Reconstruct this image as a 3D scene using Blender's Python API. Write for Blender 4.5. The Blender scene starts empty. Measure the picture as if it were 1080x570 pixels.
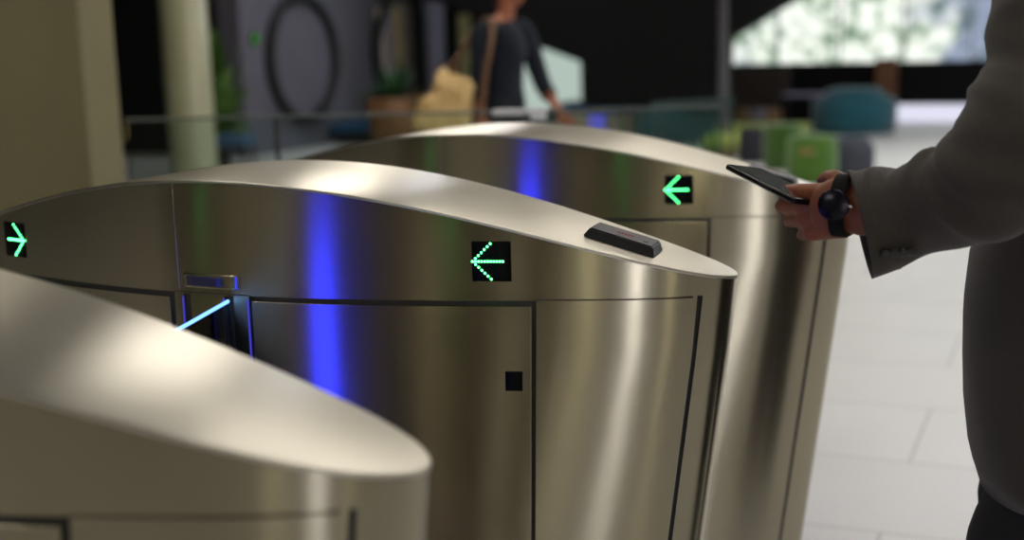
import bpy, bmesh, math, random
import numpy as np
from mathutils import Vector, Matrix
random.seed(7)
scn = bpy.context.scene
COL = scn.collection

# ------------------------------------------------------------------ camera
F_PX, CX, CY = 1402.0, 540.0, 285.0
def _n(v): return v/np.linalg.norm(v)
_down = _n(np.array([762-CX, 8055-CY, F_PX]))
_Y = np.array([1150-CX, 15-CY, F_PX]); _Y = _n(_Y-_Y.dot(_down)*_down)
_Z = -_down
_X = np.cross(_Y, _Z)
CAM = np.array([0.0, 0.0, 1.34])
cd = bpy.data.cameras.new('camera'); cam = bpy.data.objects.new('camera', cd); COL.objects.link(cam)
cd.sensor_width = 36.0; cd.lens = F_PX/1080*36; cd.clip_end = 200; cd.clip_start = 0.05
R_ = Vector((_X[0], _Y[0], _Z[0])); U_ = -Vector((_X[1], _Y[1], _Z[1])); B_ = -Vector((_X[2], _Y[2], _Z[2]))
cam.matrix_world = Matrix(((R_.x, U_.x, B_.x, CAM[0]), (R_.y, U_.y, B_.y, CAM[1]), (R_.z, U_.z, B_.z, CAM[2]), (0, 0, 0, 1)))
cd.dof.use_dof = True; cd.dof.focus_distance = 2.0; cd.dof.aperture_fstop = 2.1
scn.camera = cam
# surveying helpers: turn a sight line into a world point at a distance or on a plane
def _ray(x, y):
    v = np.array([x-CX, y-CY, F_PX]); return np.array([v@_X, v@_Y, v@_Z])
def at(x, y, d):
    return Vector(CAM+_ray(x, y)/F_PX*d)
def onx(x, y, v): r = _ray(x, y); return Vector(CAM+r*((v-CAM[0])/r[0]))
def ony(x, y, v): r = _ray(x, y); return Vector(CAM+r*((v-CAM[1])/r[1]))
def onz(x, y, v): r = _ray(x, y); return Vector(CAM+r*((v-CAM[2])/r[2]))

# ------------------------------------------------------------------ world, view
scn.view_settings.view_transform = 'Standard'; scn.view_settings.look = 'None'
scn.view_settings.gamma = 1.0; scn.view_settings.use_curve_mapping = False
scn.view_settings.exposure = 0.0
w = bpy.data.worlds.new('world'); scn.world = w; w.use_nodes = True
w.node_tree.nodes['Background'].inputs[0].default_value = (0.28, 0.27, 0.22, 1)
w.node_tree.nodes['Background'].inputs[1].default_value = 0.22

# ------------------------------------------------------------------ materials
def lin(c):
    r = []
    for v in c:
        v = v/255.0
        r.append(v/12.92 if v <= .04045 else ((v+.055)/1.055)**2.4)
    return (*r, 1.0)
def mat(name, rgb, rough=.6, metal=0, spec=.5, noise=None, bump=None, coat=0, sheen=0):
    m = bpy.data.materials.new(name); m.use_nodes = True
    nt = m.node_tree; b = nt.nodes['Principled BSDF']
    b.inputs['Base Color'].default_value = lin(rgb); b.inputs['Roughness'].default_value = rough
    b.inputs['Metallic'].default_value = metal; b.inputs['Specular IOR Level'].default_value = spec
    b.inputs['Coat Weight'].default_value = coat; b.inputs['Sheen Weight'].default_value = sheen
    tc = nt.nodes.new('ShaderNodeTexCoord')
    if noise:
        sc, rgb2, stretch = noise
        mp = nt.nodes.new('ShaderNodeMapping'); mp.inputs['Scale'].default_value = stretch
        nz = nt.nodes.new('ShaderNodeTexNoise'); nz.inputs['Scale'].default_value = sc; nz.inputs['Detail'].default_value = 6
        rp = nt.nodes.new('ShaderNodeMapRange'); rp.inputs[1].default_value = .3; rp.inputs[2].default_value = .7
        mx = nt.nodes.new('ShaderNodeMix'); mx.data_type = 'RGBA'
        mx.inputs[6].default_value = lin(rgb); mx.inputs[7].default_value = lin(rgb2)
        nt.links.new(tc.outputs['Object'], mp.inputs[0]); nt.links.new(mp.outputs[0], nz.inputs['Vector'])
        nt.links.new(nz.outputs[0], rp.inputs[0]); nt.links.new(rp.outputs[0], mx.inputs[0])
        nt.links.new(mx.outputs[2], b.inputs['Base Color'])
    if bump:
        sc, st, dist = bump
        nz = nt.nodes.new('ShaderNodeTexNoise'); nz.inputs['Scale'].default_value = sc; nz.inputs['Detail'].default_value = 4
        bp = nt.nodes.new('ShaderNodeBump'); bp.inputs['Strength'].default_value = st; bp.inputs['Distance'].default_value = dist
        nt.links.new(tc.outputs['Object'], nz.inputs['Vector']); nt.links.new(nz.outputs[0], bp.inputs['Height'])
        nt.links.new(bp.outputs[0], b.inputs['Normal'])
    return m
def emit(name, rgb, s):
    m = bpy.data.materials.new(name); m.use_nodes = True; nt = m.node_tree
    nt.nodes.remove(nt.nodes['Principled BSDF']); e = nt.nodes.new('ShaderNodeEmission')
    e.inputs[0].default_value = lin(rgb); e.inputs[1].default_value = s
    nt.links.new(e.outputs[0], nt.nodes['Material Output'].inputs[0]); return m
def brushed(name, rgb, rough, aniso, tangent, stretch):
    m = bpy.data.materials.new(name); m.use_nodes = True; nt = m.node_tree; b = nt.nodes['Principled BSDF']
    b.inputs['Metallic'].default_value = 1.0; b.inputs['Anisotropic'].default_value = aniso
    cv = nt.nodes.new('ShaderNodeCombineXYZ')
    for i in range(3): cv.inputs[i].default_value = tangent[i]
    nt.links.new(cv.outputs[0], b.inputs['Tangent'])
    tc = nt.nodes.new('ShaderNodeTexCoord'); mp = nt.nodes.new('ShaderNodeMapping'); mp.inputs['Scale'].default_value = stretch
    nz = nt.nodes.new('ShaderNodeTexNoise'); nz.inputs['Scale'].default_value = 1.0; nz.inputs['Detail'].default_value = 8; nz.inputs['Roughness'].default_value = .7
    nt.links.new(tc.outputs['Object'], mp.inputs[0]); nt.links.new(mp.outputs[0], nz.inputs['Vector'])
    rr = nt.nodes.new('ShaderNodeMapRange'); rr.inputs[1].default_value = .25; rr.inputs[2].default_value = .75
    rr.inputs[3].default_value = rough*.95; rr.inputs[4].default_value = rough*1.05
    nt.links.new(nz.outputs[0], rr.inputs[0]); nt.links.new(rr.outputs[0], b.inputs['Roughness'])
    mx = nt.nodes.new('ShaderNodeMix'); mx.data_type = 'RGBA'
    c = lin(rgb); mx.inputs[6].default_value = (c[0]*.975, c[1]*.975, c[2]*.975, 1); mx.inputs[7].default_value = (min(1, c[0]*1.02), min(1, c[1]*1.02), min(1, c[2]*1.02), 1)
    nt.links.new(nz.outputs[0], mx.inputs[0]); nt.links.new(mx.outputs[2], b.inputs['Base Color'])
    return m
M = {}
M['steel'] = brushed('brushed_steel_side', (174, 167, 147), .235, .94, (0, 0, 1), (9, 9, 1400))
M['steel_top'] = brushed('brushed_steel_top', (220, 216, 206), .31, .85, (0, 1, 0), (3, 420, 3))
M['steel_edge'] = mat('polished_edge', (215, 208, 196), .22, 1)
M['gap'] = mat('shadow_gap_rubber', (10, 9, 10), .6)
M['joint'] = mat('panel_joint', (74, 68, 56), .5, .6)
M['display'] = mat('display_black', (5, 6, 5), .6, spec=.12, bump=(900, .1, .001))
M['green_led'] = emit('green_led', (80, 255, 135), 9)
M['blue_led'] = emit('blue_led', (36, 46, 250), 8.5)
M['blue_dim'] = emit('blue_led_dim', (70, 70, 215), .9)
M['wing_led'] = emit('wing_led', (110, 165, 255), 2.6)
M['black_plastic'] = mat('black_plastic', (22, 22, 25), .38, bump=(1500, .15, .0005))
M['grey_plastic'] = mat('reader_face', (60, 60, 66), .42, bump=(1500, .2, .0005))
M['red_mark'] = emit('red_indicator', (150, 20, 50), .8)  # printed reader logo given a glow of its own, no lamp
M['concrete'] = mat('concrete', (144, 137, 102), .8, noise=(1.6, (128, 121, 89), (1, 1, .5)), bump=(30, .2, .004))
M['round_concrete'] = mat('round_column_plaster', (170, 170, 138), .4, noise=(1.2, (154, 154, 124), (1, 1, .6)))
M['dark_wall'] = mat('dark_wall_paint', (16, 16, 19), .7, bump=(60, .1, .002))
M['grey_wall'] = mat('grey_violet_wall', (104, 102, 114), .7, noise=(1.0, (96, 95, 106), (1, 1, 1)))
M['black'] = mat('black_cladding', (7, 7, 7), .8, spec=.2, bump=(40, .1, .002))
M['ring'] = mat('ring_black', (16, 20, 20), .45, bump=(200, .1, .001))
M['blush_panel'] = mat('blush_panel', (176, 160, 158), .5, bump=(80, .1, .001))
M['white'] = mat('white_paint', (225, 228, 222), .5)
M['chrome'] = mat('chrome', (220, 222, 225), .15, 1)
M['post'] = mat('grey_steel_post', (62, 60, 60), .45, .4)
M['ceil'] = mat('ceiling_paint', (70, 66, 58), .8)

# ------------------------------------------------------------------ builders
def obj(name, bm, m, parent=None, smooth=True, loc=None):
    me = bpy.data.meshes.new(name); bmesh.ops.recalc_face_normals(bm, faces=bm.faces[:]) if not getattr(bm, '_keep', False) else None
    bm.to_mesh(me); bm.free()
    o = bpy.data.objects.new(name, me); COL.objects.link(o)
    if smooth:
        for p in me.polygons: p.use_smooth = True
    if m: me.materials.append(m)
    if parent: o.parent = parent
    if loc: o.location = loc
    return o
def autosharp(o, deg=35):
    me = o.data; bm = bmesh.new(); bm.from_mesh(me)
    for e in bm.edges:
        if len(e.link_faces) == 2 and e.calc_face_angle(0) > math.radians(deg): e.smooth = False
    bm.to_mesh(me); bm.free()
def thing(name, label, cat, loc=(0, 0, 0), rz=0, group=None):
    o = bpy.data.objects.new(name, None); COL.objects.link(o); o.location = loc; o.rotation_euler = (0, 0, rz)
    o.empty_display_size = .1
    return tag(o, label, cat, group)
def tag(o, label, cat, group=None):
    o['label'] = label; o['category'] = cat
    if group: o['group'] = group
    return o
def struct(name, bm, m, smooth=False):
    o = obj(name, bm, m, None, smooth); o['kind'] = 'structure'; return o
def box(bm, lo, hi, bevel=0, M4=None):
    r = bmesh.ops.create_cube(bm, size=1)['verts']
    for v in r:
        v.co = Vector([(lo[i]+hi[i])/2+v.co[i]*(hi[i]-lo[i]) for i in range(3)])
    if bevel:
        es = {e for v in r for e in v.link_edges}
        rr = bmesh.ops.bevel(bm, geom=list(es), offset=bevel, segments=3, affect='EDGES', profile=.6)
        r = list({v for v in rr['verts']} | {v for v in r if v.is_valid})
    if M4:
        for v in r: v.co = M4 @ v.co
    return r
def B(lo, hi, bevel=0, M4=None):
    bm = bmesh.new(); box(bm, lo, hi, bevel, M4); return bm
def frame_of(d):
    d = Vector(d).normalized(); a = Vector((0, 0, 1)) if abs(d.z) < .9 else Vector((1, 0, 0))
    u = d.cross(a).normalized(); v = u.cross(d).normalized(); return u, v
def capsule(bm, p0, r0, p1, r1, seg=14):
    p0 = Vector(p0); p1 = Vector(p1); d = p1-p0; L = d.length or 1e-6; d = d/L
    u, v = frame_of(d); rings = []
    st = [(-math.cos(t*math.pi/8)*r0, math.sin(t*math.pi/8)*r0) for t in range(1, 5)]
    en = [(L+math.sin(t*math.pi/8)*r1, math.cos(t*math.pi/8)*r1) for t in range(0, 4)]
    for s, r in st+en:
        rings.append([bm.verts.new(p0+d*s+(u*math.cos(2*math.pi*i/seg)+v*math.sin(2*math.pi*i/seg))*r) for i in range(seg)])
    for a, b in zip(rings, rings[1:]):
        for i in range(seg): bm.faces.new((a[i], a[(i+1) % seg], b[(i+1) % seg], b[i]))
    c0 = bm.verts.new(p0-d*r0); c1 = bm.verts.new(p1+d*r1)
    for i in range(seg):
        bm.faces.new((c0, rings[0][(i+1) % seg], rings[0][i])); bm.faces.new((c1, rings[-1][i], rings[-1][(i+1) % seg]))
def chain(bm, pts, rs, seg=14):
    for i in range(len(pts)-1): capsule(bm, pts[i], rs[i], pts[i+1], rs[i+1], seg)
def ell(bm, c, r, rot=None, seg=24):
    vs = bmesh.ops.create_uvsphere(bm, u_segments=seg, v_segments=seg//2+2, radius=1)['verts']
    for v in vs:
        p = Vector((v.co.x*r[0], v.co.y*r[1], v.co.z*r[2]))
        if rot: p = rot @ p
        v.co = p+Vector(c)
def lathe(bm, prof, c=(0, 0, 0), seg=40, sx=1, sy=1):
    rings = []
    for r, z in prof:
        rings.append([bm.verts.new((c[0]+r*sx*math.cos(2*math.pi*i/seg), c[1]+r*sy*math.sin(2*math.pi*i/seg), c[2]+z)) for i in range(seg)])
    for a, b in zip(rings, rings[1:]):
        for i in range(seg): bm.faces.new((a[i], a[(i+1) % seg], b[(i+1) % seg], b[i]))
    bm.faces.new(rings[0][::-1]); bm.faces.new(rings[-1])
def L_(prof, c=(0, 0, 0), seg=40, sx=1, sy=1):
    bm = bmesh.new(); lathe(bm, prof, c, seg, sx, sy); return bm
def loft(bm, secs, cap=True):
    rings = [[bm.verts.new(p) for p in s] for s in secs]; n = len(rings[0])
    for a, b in zip(rings, rings[1:]):
        for i in range(n): bm.faces.new((a[i], a[(i+1) % n], b[(i+1) % n], b[i]))
    if cap: bm.faces.new(rings[0][::-1]); bm.faces.new(rings[-1])
    return rings
def tube(pts, r, seg=10, closed=False):
    bm = bmesh.new(); pts = [Vector(p) for p in pts]; secs = []
    n = len(pts)
    for i, p in enumerate(pts):
        d = (pts[min(i+1, n-1)]-pts[max(i-1, 0)]); u, v = frame_of(d)
        secs.append([p+(u*math.cos(2*math.pi*k/seg)+v*math.sin(2*math.pi*k/seg))*r for k in range(seg)])
    loft(bm, secs); return bm
def remesh(o, vox, sm=3):
    m = o.modifiers.new('remesh', 'REMESH'); m.mode = 'VOXEL'; m.voxel_size = vox; m.use_smooth_shade = True
    s = o.modifiers.new('smooth', 'SMOOTH'); s.factor = .6; s.iterations = sm

# ------------------------------------------------------------------ room lights (ceiling panels and glow panes added behind the camera)
CEIL = 4.3
M['lamp'] = emit('lamp_diffuser', (255, 247, 232), 15)
M['lamp_day'] = emit('lamp_diffuser_cool', (248, 248, 255), 28)
M['lampframe'] = mat('lamp_housing', (40, 40, 40), .5, .3)
def ceiling_light(x, y, lx, ly, label, m='lamp'):
    t = thing('ceiling_light', label, 'ceiling light', (x, y, CEIL), 0, 'recessed ceiling lights')
    obj('diffuser', B((-lx/2, -ly/2, -.05), (lx/2, ly/2, -.03)), M[m], t, False)
    bm = bmesh.new()
    for lo, hi in (((-lx/2-.04, -ly/2-.04, -.06), (-lx/2, ly/2+.04, 0)), ((lx/2, -ly/2-.04, -.06), (lx/2+.04, ly/2+.04, 0)),
                   ((-lx/2, -ly/2-.04, -.06), (lx/2, -ly/2, 0)), ((-lx/2, ly/2, -.06), (lx/2, ly/2+.04, 0))): box(bm, lo, hi)
    obj('lamp_housing', bm, M['lampframe'], t, False)
for (x, y, lx, ly) in [(-1.2, 4.2, 1.6, .35), (.8, 6.0, .35, 1.8), (-3.6, 6.5, .4, 1.6), (-1.6, 9.2, 1.8, .5), (-5.5, 9.8, .5, 2.0),
                       (2.6, 9.0, 1.6, .5), (.2, 1.2, 1.6, .3), (-3.2, 2.0, .35, 1.6), (2.4, 3.2, .35, 1.6), (-.6, 13.2, 2.2, .5), (-6.2, 14.0, .5, 2.0), (2.6, 13.0, 2.2, .5), (-3.6, -2.6, 2.2, .6)]:  # last light is added behind the camera to brighten the steel doors
    ceiling_light(x, y, lx, ly, 'flat rectangular ceiling light above the hall floor', 'lamp_day' if x > 0 and y > 3 or y > 13 else 'lamp')

# ------------------------------------------------------------------ room shell
def tile_mat():
    m = bpy.data.materials.new('floor_tiles'); m.use_nodes = True; nt = m.node_tree; b = nt.nodes['Principled BSDF']
    tc = nt.nodes.new('ShaderNodeTexCoord'); mp = nt.nodes.new('ShaderNodeMapping'); mp.inputs['Location'].default_value = (.45, .21, 0)
    br = nt.nodes.new('ShaderNodeTexBrick'); br.inputs['Scale'].default_value = 1; br.offset = .5; br.offset_frequency = 2
    br.inputs['Brick Width'].default_value = 1.2; br.inputs['Row Height'].default_value = .61; br.inputs['Mortar Size'].default_value = .005
    br.inputs['Color1'].default_value = lin((224, 222, 217)); br.inputs['Color2'].default_value = lin((220, 218, 213)); br.inputs['Mortar'].default_value = lin((188, 185, 178))
    nt.links.new(tc.outputs['Object'], mp.inputs[0]); nt.links.new(mp.outputs[0], br.inputs['Vector'])
    nz = nt.nodes.new('ShaderNodeTexNoise'); nz.inputs['Scale'].default_value = 2.2; nz.inputs['Detail'].default_value = 5
    mx = nt.nodes.new('ShaderNodeMix'); mx.data_type = 'RGBA'; mx.blend_type = 'MULTIPLY'; mx.inputs[0].default_value = .12
    nt.links.new(tc.outputs['Object'], nz.inputs['Vector'])
    nt.links.new(br.outputs[0], mx.inputs[6]); nt.links.new(nz.outputs[0], mx.inputs[7]); nt.links.new(mx.outputs[2], b.inputs['Base Color'])
    b.inputs['Roughness'].default_value = .38
    return m
struct('floor', B((-16, -6, -.1), (7, 26, 0)), tile_mat())
struct('ceiling', B((-16, -6, CEIL), (7, 26, CEIL+.1)), M['ceil'])
wb = onz(300, 160, 0); XW = wb.x                     # the grey wall with the round frames runs away from us at x = XW
YB = 18.2                                            # far glazed wall
y0w = onx(256, 80, XW).y
struct('wall_left', B((XW-.3, y0w, 0), (XW, YB, CEIL)), M['grey_wall'])
struct('wall_left_outer', B((-16, y0w+.3, 0), (XW-.3, y0w+.5, CEIL)), M['dark_wall'])
struct('wall_far_left', B((-16.1, -6, 0), (-16, 26, CEIL)), M['dark_wall'])
M['ochre'] = mat('ochre_side_wall', (128, 116, 74), .8)
struct('wall_right', B((7, -6, 0), (7.1, 26, CEIL)), M['ochre'])
M['rear'] = mat('rear_wall_paint', (112, 105, 92), .8)
struct('wall_rear', B((-16, -6.1, 0), (7, -6, CEIL)), M['rear'])
# unseen glow panes added behind the camera to streak the steel noses
M['day'] = emit('daylight_pane', (240, 240, 250), 34)
M['warm_pane'] = emit('warm_daylight_pane', (255, 246, 205), 9)
def bright_window(name, lo, hi, m, nv, fw=.03, fm='post'):
    o = struct(name, B(lo, hi), m)
    ax = 0 if hi[0]-lo[0] > hi[1]-lo[1] else 1
    bm = bmesh.new()
    for k in range(nv+1):
        c = lo[ax]+(hi[ax]-lo[ax])*k/nv; l2 = list(lo); h2 = list(hi); l2[ax] = c-fw; h2[ax] = c+fw
        oth = 1-ax; l2[oth] = lo[oth]-.06; h2[oth] = hi[oth]+.06; box(bm, l2, h2)
    obj('window_frame', bm, M[fm], o, False)
    return o
bright_window('window_2', (3.05, -5.97, .4), (3.38, -5.9, 3.6), M['day'], 1)
bright_window('window_5', (5.6, -5.97, .4), (5.95, -5.9, 3.6), M['warm_pane'], 1)
bright_window('window_6', (1.3, -5.97, .4), (1.5, -5.9, 3.6), M['warm_pane'], 1)

# far wall: black dado, glazing above, low bright strip
M['palef'] = mat('pale_window_frame', (170, 172, 176), .4, .5)
def outdoors():
    m = bpy.data.materials.new('bright_garden_glass'); m.use_nodes = True; nt = m.node_tree; nt.nodes.remove(nt.nodes['Principled BSDF'])
    tc = nt.nodes.new('ShaderNodeTexCoord')
    n1 = nt.nodes.new('ShaderNodeTexNoise'); n1.inputs['Scale'].default_value = 5.5; n1.inputs['Detail'].default_value = 5
    n2 = nt.nodes.new('ShaderNodeTexNoise'); n2.inputs['Scale'].default_value = .8; n2.inputs['Detail'].default_value = 3
    nt.links.new(tc.outputs['Object'], n1.inputs['Vector']); nt.links.new(tc.outputs['Object'], n2.inputs['Vector'])
    r1 = nt.nodes.new('ShaderNodeValToRGB'); e = r1.color_ramp.elements
    e[0].position = .33; e[0].color = lin((96, 122, 96)); e[1].position = .56; e[1].color = lin((250, 255, 245))
    k = e.new(.43); k.color = lin((178, 196, 176))
    nt.links.new(n1.outputs[0], r1.inputs[0])
    r2 = nt.nodes.new('ShaderNodeValToRGB'); e = r2.color_ramp.elements
    e[0].position = .44; e[0].color = lin((150, 158, 188)); e[1].position = .54; e[1].color = (1, 1, 1, 1)
    nt.links.new(n2.outputs[0], r2.inputs[0])
    mx = nt.nodes.new('ShaderNodeMix'); mx.data_type = 'RGBA'; mx.blend_type = 'MULTIPLY'; mx.inputs[0].default_value = 1
    nt.links.new(r1.outputs[0], mx.inputs[6]); nt.links.new(r2.outputs[0], mx.inputs[7])
    em = nt.nodes.new('ShaderNodeEmission'); em.inputs[1].default_value = 1.1
    nt.links.new(mx.outputs[2], em.inputs[0]); nt.links.new(em.outputs[0], nt.nodes['Material Output'].inputs[0]); return m
M['garden'] = outdoors()
zs_ = ony(900, 66, YB).z; xl = ony(757, 60, YB).x
xr = 6.9
lowt = ony(975, 110, YB).z; lx0 = ony(945, 120, YB).x
struct('wall_far', B((xl-.1, YB, lowt), (xr, YB+.2, zs_)), M['black'])
struct('wall_far_lower', B((xl-.1, YB, 0), (lx0, YB+.2, lowt)), M['black'])
bright_window('window_1', (xl, YB+.05, zs_), (xr, YB+.1, CEIL), M['garden'], 14, .012, 'palef')
M['low_pane'] = emit('low_bright_pane', (232, 232, 250), .95)
bright_window('window_3', (lx0, YB+.05, 0), (xr, YB+.1, lowt), M['low_pane'], 6, .012, 'palef')
# pale pane glimpsed left of the stair mass
M['pane'] = emit('pale_pane', (196, 214, 204), .8)
pz0 = ony(590, 117, YB).z; px1 = ony(613, 80, YB).x
struct('window_4', B((px1-1.0, YB-.1, pz0), (px1, YB-.02, pz0+2.4)), M['pane'])
struct('wall_far_left_part', B((XW, YB, 0), (xl, YB+.2, CEIL)), M['black'])
# black stair enclosure hanging in front of the far wall
def prism(pts, d0, d1, axis=1):
    bm = bmesh.new(); a = [bm.verts.new((p[0], d0, p[1])) for p in pts]; b = [bm.verts.new((p[0], d1, p[1])) for p in pts]
    n = len(pts); bm.faces.new(a); bm.faces.new(b[::-1])
    for i in range(n): bm.faces.new((a[i], b[i], b[(i+1) % n], a[(i+1) % n]))
    return bm
YS = 14.5
def pp(x, y, Y): q = ony(x, y, Y); return (q.x, q.z)
struct('trim_1', prism([pp(430, -12, YS), pp(505, 19, YS), pp(558, 45, YS), pp(614, 66, YS), pp(616, 113, YS), pp(758, 113, YS), pp(760, 42, YS), pp(832, -2, YS), pp(880, -32, YS), (pp(880, -32, YS)[0], CEIL), (pp(430, -12, YS)[0], CEIL)], YS, YS+.6), M['black'])
# steel post beside the stair
q = onz(764, 132, 0)
pc = tag(obj('steel_post', L_([(.09, 0), (.09, .02), (.055, .03), (.055, CEIL-.03), (.08, CEIL-.02), (.08, CEIL)], (0, 0, 0), 24), M['post'], None, True, (ony(763, 60, 14.2).x, 14.2, 0)), 'slim grey steel post at the left edge of the big bright window', 'post')
# slatted screen under the glazing
M['slat'] = mat('brown_slat', (60, 50, 42), .6)
t = thing('slat_screen', 'brown vertical slat screen below the left part of the bright window', 'screen', (ony(770, 90, YB-.3).x, YB-.3, 0))
xs1 = ony(835, 90, YB-.3).x-t.location.x
bm = bmesh.new()
nsl = 11
for k in range(nsl): box(bm, (xs1*k/nsl, 0, 0), (xs1*k/nsl+.05, .05, zs_-.03))
obj('slats', bm, M['slat'], t, False)
obj('screen_rail', B((0, .05, .25), (xs1, .08, .3)), M['black'], t, False)

# pillars
XP = -3.47
t = thing('concrete_pillar', 'wide square olive concrete pillar at the left edge of the hall', 'pillar', (0, 0, 0))
YP = 4.3; XP = ony(90, 100, YP).x; YP2 = onx(126, 100, XP).y
obj('pillar_shaft', B((XP-1.6, YP, 0), (XP, YP2, CEIL), .012), M['concrete'], t, False)
rc = at(199, 90, 12.2); rr_ = 24*12.2/1402
t = thing('round_column', 'pale round column between the concrete pillar and the grey wall', 'column', (rc.x, rc.y, 0))
obj('column_shaft', L_([(rr_*1.12, 0), (rr_*1.12, .1), (rr_, .12), (rr_, CEIL)], (0, 0, 0), 48), M['round_concrete'], t)

# ------------------------------------------------------------------ turnstiles
def smoothstep(a, b, x): t = max(0, min(1, (x-a)/(b-a))); return t*t*(3-2*t)
half = [(0, -.166), (.2, -.152), (.4, -.108), (.6, -.057), (.7, -.022), (.765, .012), (.80, .045), (.818, .080), (.802, .112), (.75, .139), (.65, .155), (.4, .166), (.2, .167), (0, .167)]
ctrl = half + [(-x, y) for x, y in half[-2:0:-1]]
def bspline(P, n):
    out = []; K = len(P)
    for i in range(K):
        p = [P[(i+j-1) % K] for j in range(4)]
        for s in range(n):
            t = s/n
            b = ((1-t)**3/6, (3*t**3-6*t*t+4)/6, (-3*t**3+3*t*t+3*t+1)/6, t**3/6)
            out.append((sum(b[j]*p[j][0] for j in range(4)), sum(b[j]*p[j][1] for j in range(4))))
    return out
LOOP = bspline(ctrl, 14)                 # closed plan outline, counter-clockwise seen from above
UMAX = max(p[0] for p in LOOP)
_la = np.array(LOOP); iR = int(_la[:, 0].argmax()); iL = int(_la[:, 0].argmin())
nearp = np.array([LOOP[(iL+k) % len(LOOP)] for k in range((iR-iL) % len(LOOP)+1)])
farp = np.array([LOOP[(iR+k) % len(LOOP)] for k in range((iL-iR) % len(LOOP)+1)])[::-1]
def yside(u, side):
    a = nearp if side > 0 else farp
    return float(np.interp(u, a[:, 0], a[:, 1]))
def ztop(u): return 1.117-.326*u*u+.127*u**4
def taper(u, z): return -math.copysign(1, u)*max(0, .92-z)*.135*smoothstep(.42, .8, abs(u))
def S(u, z, side=1, off=0):              # point on the cabinet side, pushed out by off
    e = .004; y = yside(u, side); dy = (yside(u+e, side)-yside(u-e, side))/(2*e)
    n = Vector((dy, -1, 0)).normalized() if side > 0 else Vector((-dy, 1, 0)).normalized()
    return Vector((u+taper(u, z), y, z))+n*off
def patch(u0, u1, z0, z1, off, th, side=1, bev=0, nu=None):
    bm = bmesh.new(); nu = nu or max(2, int(abs(u1-u0)/.02)+1)
    f1 = z1 if callable(z1) else (lambda u: z1)
    f0 = z0 if callable(z0) else (lambda u: z0)
    us = [u0+(u1-u0)*i/nu for i in range(nu+1)]
    zz = lambda u: [f0(u)+(f1(u)-f0(u))*k/8 for k in range(9)]
    if bev:
        us = [u0, u0+bev]+[u for u in us[1:-1]]+[u1-bev, u1]
    O = []; I = []
    for a, u in enumerate(us):
        col = zz(u)
        if bev: col = [col[0], col[0]+bev]+col[1:-1]+[col[-1]-bev, col[-1]]
        ro = []; ri = []
        for b, z in enumerate(col):
            edge = bev and (a in (0, len(us)-1) or b in (0, len(col)-1))
            ro.append(bm.verts.new(S(u, z, side, off+th-(bev*.8 if edge else 0)))); ri.append(bm.verts.new(S(u, z, side, off)))
        O.append(ro); I.append(ri)
    n = len(O); m = len(O[0])
    for i in range(n-1):
        for j in range(m-1):
            bm.faces.new((O[i][j], O[i+1][j], O[i+1][j+1], O[i][j+1])); bm.faces.new((I[i][j], I[i][j+1], I[i+1][j+1], I[i+1][j]))
    for i in range(n-1):
        bm.faces.new((O[i][0], I[i][0], I[i+1][0], O[i+1][0])); bm.faces.new((O[i][-1], O[i+1][-1], I[i+1][-1], I[i][-1]))
    for j in range(m-1):
        bm.faces.new((O[0][j], O[0][j+1], I[0][j+1], I[0][j])); bm.faces.new((O[-1][j], I[-1][j], I[-1][j+1], O[-1][j+1]))
    return bm
def body_mesh():
    bm = bmesh.new(); rings = []
    ks = [0, .12, .3, .5, .65, .75, .85, .92, 1.0]
    for k in ks:
        ring = []
        for (u, y) in LOOP:
            zt = ztop(u)-.005
            z = k*.92 if k <= .999 else zt
            if .92 < k < 1: z = .92
            ring.append(bm.verts.new((u+taper(u, z), y, z)))
        rings.append(ring)
        if k == ks[-2]:
            pass
    n = len(LOOP)
    for a, b in zip(rings, rings[1:]):
        for i in range(n): bm.faces.new((a[i], a[(i+1) % n], b[(i+1) % n], b[i]))
    bm.faces.new(rings[0][::-1])
    return bm
def top_mesh():
    bm = bmesh.new(); n = len(LOOP); c = _la.mean(0)
    def ring(dz, out):
        r = []
        for i, (u, y) in enumerate(LOOP):
            a = LOOP[i-1]; b = LOOP[(i+1) % n]; t = Vector((b[0]-a[0], b[1]-a[1], 0)).normalized(); nn = Vector((t.y, -t.x, 0))
            p = Vector((u, y, ztop(u)+dz))+nn*out; r.append(bm.verts.new(p))
        return r
    R = [ring(-.005, 0), ring(-.005, .0018), ring(-.002, .0018), ring(-.0006, .0010), ring(0, -.0008)]
    for a, b in zip(R, R[1:]):
        for i in range(n): bm.faces.new((a[i], a[(i+1) % n], b[(i+1) % n], b[i]))
    # cap: join near and far rims straight across with interpolated strips
    last = R[-1]
    mN = (iR-iL) % n; near = [last[(iL+k) % n] for k in range(mN+1)]; far = [last[(iR+k) % n] for k in range((iL-iR) % n+1)][::-1]
    i = j = 0
    while i < len(near)-1 or j < len(far)-1:
        a, b = near[i], far[j]
        na = near[i+1] if i < len(near)-1 else None; nb = far[j+1] if j < len(far)-1 else None
        if na is not None and (nb is None or na.co.x <= nb.co.x):
            if len({a, na, b}) == 3: bm.faces.new((a, na, b))
            i += 1
        else:
            if len({a, nb, b}) == 3: bm.faces.new((a, nb, b))
            j += 1
    return bm
def arrow_mesh(uc, zc, dirn, side):
    bm = bmesh.new(); pts = []
    s = .0046
    for k in range(11): pts.append((k*s, 0))
    for k in range(1, 7): pts += [(k*s, k*s*1.0), (k*s, -k*s*1.0)]
    for a, b in pts:
        u = uc-dirn*(-.028)+(-dirn)*a; z = zc+b
        u = uc+dirn*(.0285)-dirn*a
        p = S(u, z, side, .0012)
        vs = bmesh.ops.create_icosphere(bm, subdivisions=1, radius=.0021)['verts']
        for v in vs: v.co = v.co+p
    return bm
SEAM = .932
NEAR_DISPLAYS = set()      # the nearest gate shows no display on the side facing us
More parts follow.
